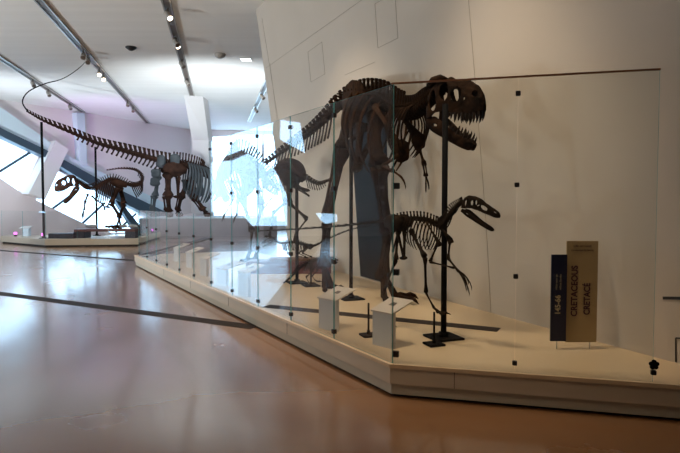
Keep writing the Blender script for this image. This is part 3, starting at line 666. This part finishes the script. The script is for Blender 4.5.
for (a, b_), l in zip(seq, lab):
    d = (b_-a).normalized(); n = V((d.y, -d.x, 0)); a2 = a-n*.05; b2 = b_-n*.05
    pane(a2, b2, .28, 1.3, n, l, 'panes of the low platform', clips=())
YL = 21.25
bt_ = at(107, 229, YL); zt = bt_.z; xl, xr = at(78, 235, YL).x, at(138, 235, YL).x
bn = thing('mount_bench', 'dark bench-like mount on two blocks under the far theropod', 'bench', V(((xl+xr)/2, YL, .28)))
bm = bmesh.new(); box(bm, ((xl+xr)/2, YL, zt-.04), (xr-xl, .7, .09), None, .01); fin(bm, 'bench_top', 'redbase', bn)
for px in (82.5, 133):
    bm = bmesh.new(); x = at(px, 236, YL).x; box(bm, (x, YL, (.28+zt-.085)/2), (.4, .6, zt-.085-.28), None, .01); fin(bm, 'block', 'darkslab', bn)
zt += .022
bm = bmesh.new(); c_ = at(65, 235, 21.0); prism(bm, [(c_.x-.5, 20.75), (c_.x+.42, 20.75), (c_.x+.42, 21.3), (c_.x-.3, 21.3)], .28, .47); tag(fin(bm, 'label_slab', 'darkslab'), 'dark violet slab lying left of the bench on the low platform', 'label slab')
pd = thing('label_pedestal', 'small pale pedestal with flat top at the left of the low platform', 'podium', V((at(27, 235, 22.3).x, 22.3, .28)))
c_ = at(27, 235, 22.3); bm = bmesh.new(); box(bm, (c_.x, 22.3, .28+.17), (.22, .2, .34), None, .005); fin(bm, 'body', 'cyan', pd)
bm = bmesh.new(); box(bm, (c_.x, 22.25, .28+.36), (.42, .3, .03), Matrix.Rotation(.2, 3, 'X'), .005); fin(bm, 'label_plate', 'podium', pd)
for k, px in enumerate((15.5, 43)):
    c_ = at(px, 234.5, 22.1-.9*k); bm = bmesh.new(); tube(bm, [V((c_.x, c_.y, .28)), V((c_.x, c_.y, .36))], .05, 10); t = thing('floor_lamp', ['magenta glowing floor lamp left of the pale pedestal', 'magenta glowing floor lamp at the foot of the far left pole'][k], 'lamp', V((c_.x, c_.y, .28)), 'magenta floor lamps'); fin(bm, 'body', 'metal', t, True)
    bm = bmesh.new(); tube(bm, [V((c_.x, c_.y, .36)), V((c_.x, c_.y, .45))], .055, 10); fin(bm, 'bulb', 'magenta', t, True)
b = V((at(44, 238, 20.9).x, 20.9, .28)); pole('support_pole', 'tall thin black pole holding the tip end of the long tail', b, V((b.x, b.y, at(44, 122, 20.9).z)), .045, .3)
b = V((at(97, 238, 22.6).x, 22.6, .28)); pole('support_pole', 'thin black pole behind the far theropod holding the middle of the long tail', b, V((b.x, b.y, at(97, 147, 22.6).z)), .04, .3)
# far theropod
al = thing('theropod_skeleton', 'theropod skeleton with curled-back tail against the bright slanted window', 'dinosaur skeleton', V((at(117, 230, YL).x, YL, zt)))
sp = [at(108, 170, 24.4), at(122, 168.5, 24.2), at(135, 170, 23.8), at(142, 176, 23.0), at(141, 183, 22.3), at(133, 185.5, 21.9), at(122, 182, 21.7), at(112, 179, 21.6), at(103, 183, 21.5), at(95, 188, 21.4), at(87, 188, 21.3), at(81, 184, 21.3), at(76, 181, 21.3)]
vs = spine(al, sp, 60, [(0, .05), (.3, .12), (.5, .17), (.7, .18), (1, .13)], (.46, .78), 'bone3', Hs=(.7, .45, .5))
chevrons(al, vs, .2, .45, .35, .025, 'bone3'); ribs(al, vs, .58, .76, .25, .8, .018, 'bone3', sweep=.2)
hip = at(119, 186, 21.7); Fh = frame(hip, sp[7]-sp[5]).to_3x3(); pelvis(al, hip, Fh, .5, 'bone3', .12, pub=at(107, 207, 21.6), isch=at(126, 203, 21.8))
leg(al, [at(118, 188, 21.5), at(111, 203, 21.4), at(120, 217, 21.5), at(116, 228, 21.4)], (.1, .085, .07), 'bone3', .45, .045, V((-1, 0, 0)), zt)
leg(al, [at(120, 188, 21.9), at(124, 204, 21.8), at(119, 218, 21.8), at(121, 228, 21.7)], (.1, .085, .07), 'bone3', .45, .045, V((-1, 0, 0)), zt)
arm(al, [at(88, 194, 21.2), at(85, 202, 21.1), at(84, 210, 21.1)], .05, 'bone3', .3, V((-.3, 0, -1)), 3)
arm(al, [at(92, 196, 21.6), at(96, 200, 21.6), at(103, 204, 21.6)], .05, 'bone3', .25, V((.4, 0, -1)), 3)
skull_set(al, at(79, 186, 21.3), V((-.93, -.3, -.3)), .84, math.radians(34), 'bone3', 'rex', 10, .07, jawL=.95)
for k, px in enumerate((123, 132, 91)):
    bm = bmesh.new(); bmesh.ops.create_icosphere(bm, subdivisions=2, radius=.13); c_ = at(px, 228, YL+.2)
    for v in bm.verts: v.co = V((v.co.x*(1.2+.3*k), v.co.y, v.co.z*.55))*random.uniform(.85, 1.1)+V((c_.x, YL+.25, zt+.075))
    tag(fin(bm, 'rock', 'rock'), ['pale grey rock beside the foot on the bench', 'wide pale grey rock at the right end of the bench', 'largest pale grey rock at the left end of the bench'][k], 'rock', 'rocks on the bench')
# ------------------------------------------------------------------ far platform with sauropod
hp = thing('high_platform', 'tall grey platform in the distance under the long-tailed skeleton', 'plinth', V((-5.6, 23.2, 0)))
bm = bmesh.new(); prism(bm, [(-8.25, 23.2), (-3.2, 23.4), (-3.1, 27.6), (-8.5, 27.6)], 0, .95); fin(bm, 'body', 'plat', hp)
bm = bmesh.new(); prism(bm, [(-8.28, 23.16), (-3.17, 23.36), (-3.07, 27.6), (-8.53, 27.6)], .95, .98); fin(bm, 'top_edge', 'cyan', hp)
ZS = .98
sr = thing('sauropod_skeleton', 'huge long-necked plant eater skeleton with a tail sweeping left to a thin whip', 'dinosaur skeleton', V((-6.9, 24.8, ZS)))
sp = [at(28, 112, 19.60), at(44, 121, 20.20), at(70, 132, 21.20), at(97, 143, 22.20), at(125, 151, 23.20), at(150, 158, 23.95), at(172, 163, 24.30), at(188, 166, 24.66), at(200, 170, 25.02), at(205, 174, 25.47)]
vs = spine(sr, sp, 50, [(0, .06), (.3, .16), (.55, .26), (.75, .32), (1, .3)], (.66, .97), 'bone3', Hs=(1.2, .95, .8))
chevrons(sr, vs, .26, .64, .32, .04, 'bone3'); ribs(sr, vs, .76, .98, .55, 1.5, .045, 'bonegrey', sweep=.1)
bm = bmesh.new(); Q = spline([at(28, 112, 19.60), at(22.5, 102, 19.2), at(28, 92, 18.80), at(44, 84, 18.40), at(62, 79, 17.90), at(78, 69, 17.40), onz(90, 57, HC-.05)], 30); tube(bm, Q, [.026-.018*i/29 for i in range(30)], 8); fin(bm, 'whip_tail', 'metal', sr, True)
hip = at(174, 173, 24.30); Fh = frame(hip, sp[7]-sp[5]).to_3x3(); pelvis(sr, hip, Fh, .85, 'bone3', .35, pub=at(178, 197, 24.39), isch=at(165, 190, 24.17))
for bx, by in ((161, 162), (175, 160), (156, 173), (155, 182)):
    c_ = at(bx, by, 24.08); bm = bmesh.new(); bmesh.ops.create_icosphere(bm, subdivisions=3, radius=.26)
    for v in bm.verts: v.co = V((v.co.x*.85, v.co.y*.5, v.co.z*(1.15 if by < 170 else .8)))*(1+.1*math.sin(v.co.z*20+bx))+c_
    fin(bm, 'hip_plate', 'bonegrey', sr, True)
leg(sr, [at(168, 174, 24.17), at(168, 196, 24.08), at(169, 212, 24.12), at(169, 216, 24.08)], (.19, .15, .12), 'bone3', .35, .09, V((.4, -.8, 0)), ZS)
leg(sr, [at(158, 176, 24.39), at(155, 196, 24.30), at(153, 211, 24.35), at(153, 215, 24.30)], (.13, .11, .1), 'bonegrey', .35, .08, V((.4, -.8, 0)), ZS)
leg(sr, [at(193, 178, 24.93), at(195, 197, 24.80), at(204, 210, 24.84), at(206, 213, 24.80)], (.17, .13, .1), 'bone3', .35, .08, V((.6, -.8, 0)), ZS)
leg(sr, [at(186, 180, 25.29), at(181, 197, 25.20), at(178, 211, 25.25), at(178, 214, 25.20)], (.16, .12, .1), 'bone3', .35, .08, V((.6, -.8, 0)), ZS)
bm = bmesh.new(); Q = spline([at(192, 172, 24.93), at(198, 178, 24.80), at(200, 188, 24.75), at(198, 196, 24.75)], 9); tube(bm, Q, [.1, .22, .24, .18, .14, .14, .2, .26, .12], 9, .5); fin(bm, 'shoulder_blade', 'bonegrey', sr, True)
bm = bmesh.new(); Q = spline([at(205, 174, 25.38), at(213, 181, 25.11), at(214, 190, 24.93), at(219, 197, 24.84)], 10); tube(bm, Q, .1, 8); fin(bm, 'neck', 'bone3', sr, True)
# panel on far platform
c_ = at(144, 225, 23.0); bm = bmesh.new(); box(bm, (c_.x-.02, 23.05, .5), (.34, .12, .9), None, .01); tag(fin(bm, 'notice_panel', 'darkslab'), 'narrow dark upright panel at the left corner of the tall grey platform', 'panel')
# ------------------------------------------------------------------ ceiling fittings
TR = [((40, 0), (148, 123), 'second', 1), ((-40, 30.6), (83, 111.5), 'leftmost', 1), ((166, 0), (192, 95), 'third', 1), ((271, 72), (249, 121), 'rightmost', 1)]
heads = {0: [(84, 51), (87, 56), (98, 69), (104, 74), (128, 101), (133, 107)], 1: [(35, 80), (49, 90), (70, 104)], 2: [(169, 9), (175, 37), (178, 39), (182, 60), (187, 79)], 3: [(262, 93), (256, 107)]}
gh = 0
def track_head(p, d, aim, lab, grp, lit):
    t = thing('track_spotlight', lab, 'spotlight', p, grp)
    bm = bmesh.new(); tube(bm, [p, p-V((0, 0, .10))], .02, 6); fin(bm, 'stem', 'track', t)
    h = p-V((0, 0, .16)); aim = V(aim).normalized()
    bm = bmesh.new(); tube(bm, [h-aim*.12, h-aim*.10, h+aim*.10, h+aim*.12], [.05, .065, .075, .08], 12); fin(bm, 'can', 'fixture', t, True)
    bm = bmesh.new(); tube(bm, [h+aim*.121, h+aim*.127], .06, 12); fin(bm, 'bulb', 'lamp' if lit else 'track', t)
    return h
for k, (a, b_, nm, _) in enumerate(TR):
    A, B = onz(*a, HC), onz(*b_, HC); d = (B-A).normalized(); A2 = A-d*(9 if k == 2 else (4 if k != 3 else 0))
    t = thing('light_track', '%s of the dark ceiling light tracks, counted from the left' % nm, 'light track', (A2+B)/2, 'ceiling light tracks')
    s = V((d.y, -d.x, 0)); th = math.atan2(d.y, d.x); c_ = (A2+B)/2; L = (B-A2).length
    bm = bmesh.new(); box(bm, c_-V((0, 0, .012)), (L, .20, .03), rz(th)); fin(bm, 'slot', 'track', t)
    for q in (-1, 1):
        bm = bmesh.new(); box(bm, c_+s*q*.085-V((0, 0, .03)), (L, .035, .05), rz(th)); fin(bm, 'rail', 'trackrail', t)
    for j, hp_ in enumerate(heads[k]):
        p = onz(*hp_, HC-.05); p = A+d*((p-A).dot(d)); p.z = HC-.03
        place = ['second track from the left', 'leftmost track', 'third track from the left', 'rightmost track'][k]
        od = ['nearest', 'second nearest', 'third nearest', 'fourth nearest', 'fifth nearest', 'farthest'][j] if j < len(heads[k])-1 else 'farthest'
        track_head(p, d, (.6, -.5, -.8) if k else (.3, -.8, -.6), 'small spotlight on the %s, %s of its row' % (place, od), 'track spotlights', (k == 0 and j in (2, 3)) or (k == 2 and j in (0, 2)))
p = onz(220, 54, HC); t = thing('ceiling_speaker', 'small round grey dome on the ceiling left of the lit panel', 'ceiling fitting', p)
bm = bmesh.new(); tube(bm, [p, p-V((0, 0, .02)), p-V((0, 0, .08)), p-V((0, 0, .13))], [.17, .17, .14, .06], 16); fin(bm, 'dome', 'fixture', t, True)
p = onz(131, 47, HC); bm = bmesh.new(); tube(bm, [p+V((0, 0, .02)), p-V((0, 0, .03)), p-V((0, 0, .10))], [.16, .15, .05], 12); tag(fin(bm, 'sprinkler', 'black', smooth=True), 'small black dome on the ceiling between the second and third tracks', 'ceiling fitting')  # dark sprinkler fitting
p = onz(246, 59, HC); bm = bmesh.new(); t = thing('ceiling_light', 'small lit rectangular panel in the ceiling near the exhibit wall', 'ceiling light', p)
box(bm, p-V((0, 0, .01)), (.34, .34, .02)); fin(bm, 'frame', 'fixture', t); bm = bmesh.new(); box(bm, p-V((0, 0, .025)), (.3, .3, .012)); fin(bm, 'diffuser', 'lampw', t)
# ------------------------------------------------------------------ lights
def spot(loc, target, power, col, ang=60, blend=.6, size=.08):
    L = bpy.data.lights.new('spot', 'SPOT'); L.energy = power; L.color = col; L.spot_size = math.radians(ang); L.spot_blend = blend; L.shadow_soft_size = size
    o = bpy.data.objects.new('spot_light', L); C.objects.link(o); o.location = loc; o.rotation_euler = (V(target)-V(loc)).to_track_quat('-Z', 'Y').to_euler()
warm = (1, .79, .55)
spot((.2, 4.6, 5.8), (.9, 6.2, .3), 420, warm, 70, .8, .3)
spot((-.4, 2.6, 5.8), (1.0, 6.9, 1.8), 130, warm, 80, .9, .4)
spot((-2.4, 7.5, 5.8), (-.2, 9, .3), 420, warm, 75, .8, .2)
spot((-4, 9.5, 5.8), (-2.5, 12.5, .3), 380, (1, .9, .76), 75, .8, .2)
spot((1.6, 1.6, 5.8), (1.8, 4.8, .6), 18, warm, 70, .9, .2)
spot((-4, 2.5, 5.8), (-3.0, 4.2, 0), 150, (1, .70, .42), 110, 1, .2)
spot((-8, 10, 5.8), (-7, 12, 0), 420, (1, .92, .84), 110, 1, .2)
spot((-9, 18.5, 5.7), (-10, 21.5, .3), 260, warm, 80, .8, .2)
spot((-11, 21.9, .8), (-10, 27, 6), 420, (.75, .25, 1), 80, 1, .2)
spot((-6, 20.5, 5.7), (-6.6, 25, 1), 200, (.85, .92, 1), 80, .8, .2)
# added fill uplights without fixtures, brightening the ceiling and far window wall
spot((-14, 7, 1.2), (-7.5, 12, 6), 2000, (.93, .99, 1), 120, 1, .3)
spot((-11, 0, 1.2), (-7, 8, 6), 900, (.95, .98, .95), 120, 1, .3)
spot((-4.2, 17.5, 1.2), (-4.5, 22, 6), 1700, (.88, .96, 1), 110, 1, .3)
spot((-13, 18, 1.0), (-12.5, 23, 4.5), 1300, (.85, .93, 1), 110, 1, .3)
# ------------------------------------------------------------------ sky
w = bpy.data.worlds.new('world'); bpy.context.scene.world = w; w.use_nodes = True; nt = w.node_tree
bg = nt.nodes['Background']; bg.inputs['Color'].default_value = (.50, .74, 1, 1); bg.inputs['Strength'].default_value = 4.6
sc = bpy.context.scene
sc.view_settings.view_transform = 'Standard'; sc.view_settings.look = 'None'; sc.view_settings.exposure = .28; sc.view_settings.gamma = 1
sc.cycles.use_denoising = True; sc.cycles.max_bounces = 8; sc.cycles.diffuse_bounces = 5; sc.cycles.transparent_max_bounces = 24; sc.cycles.sample_clamp_indirect = 6
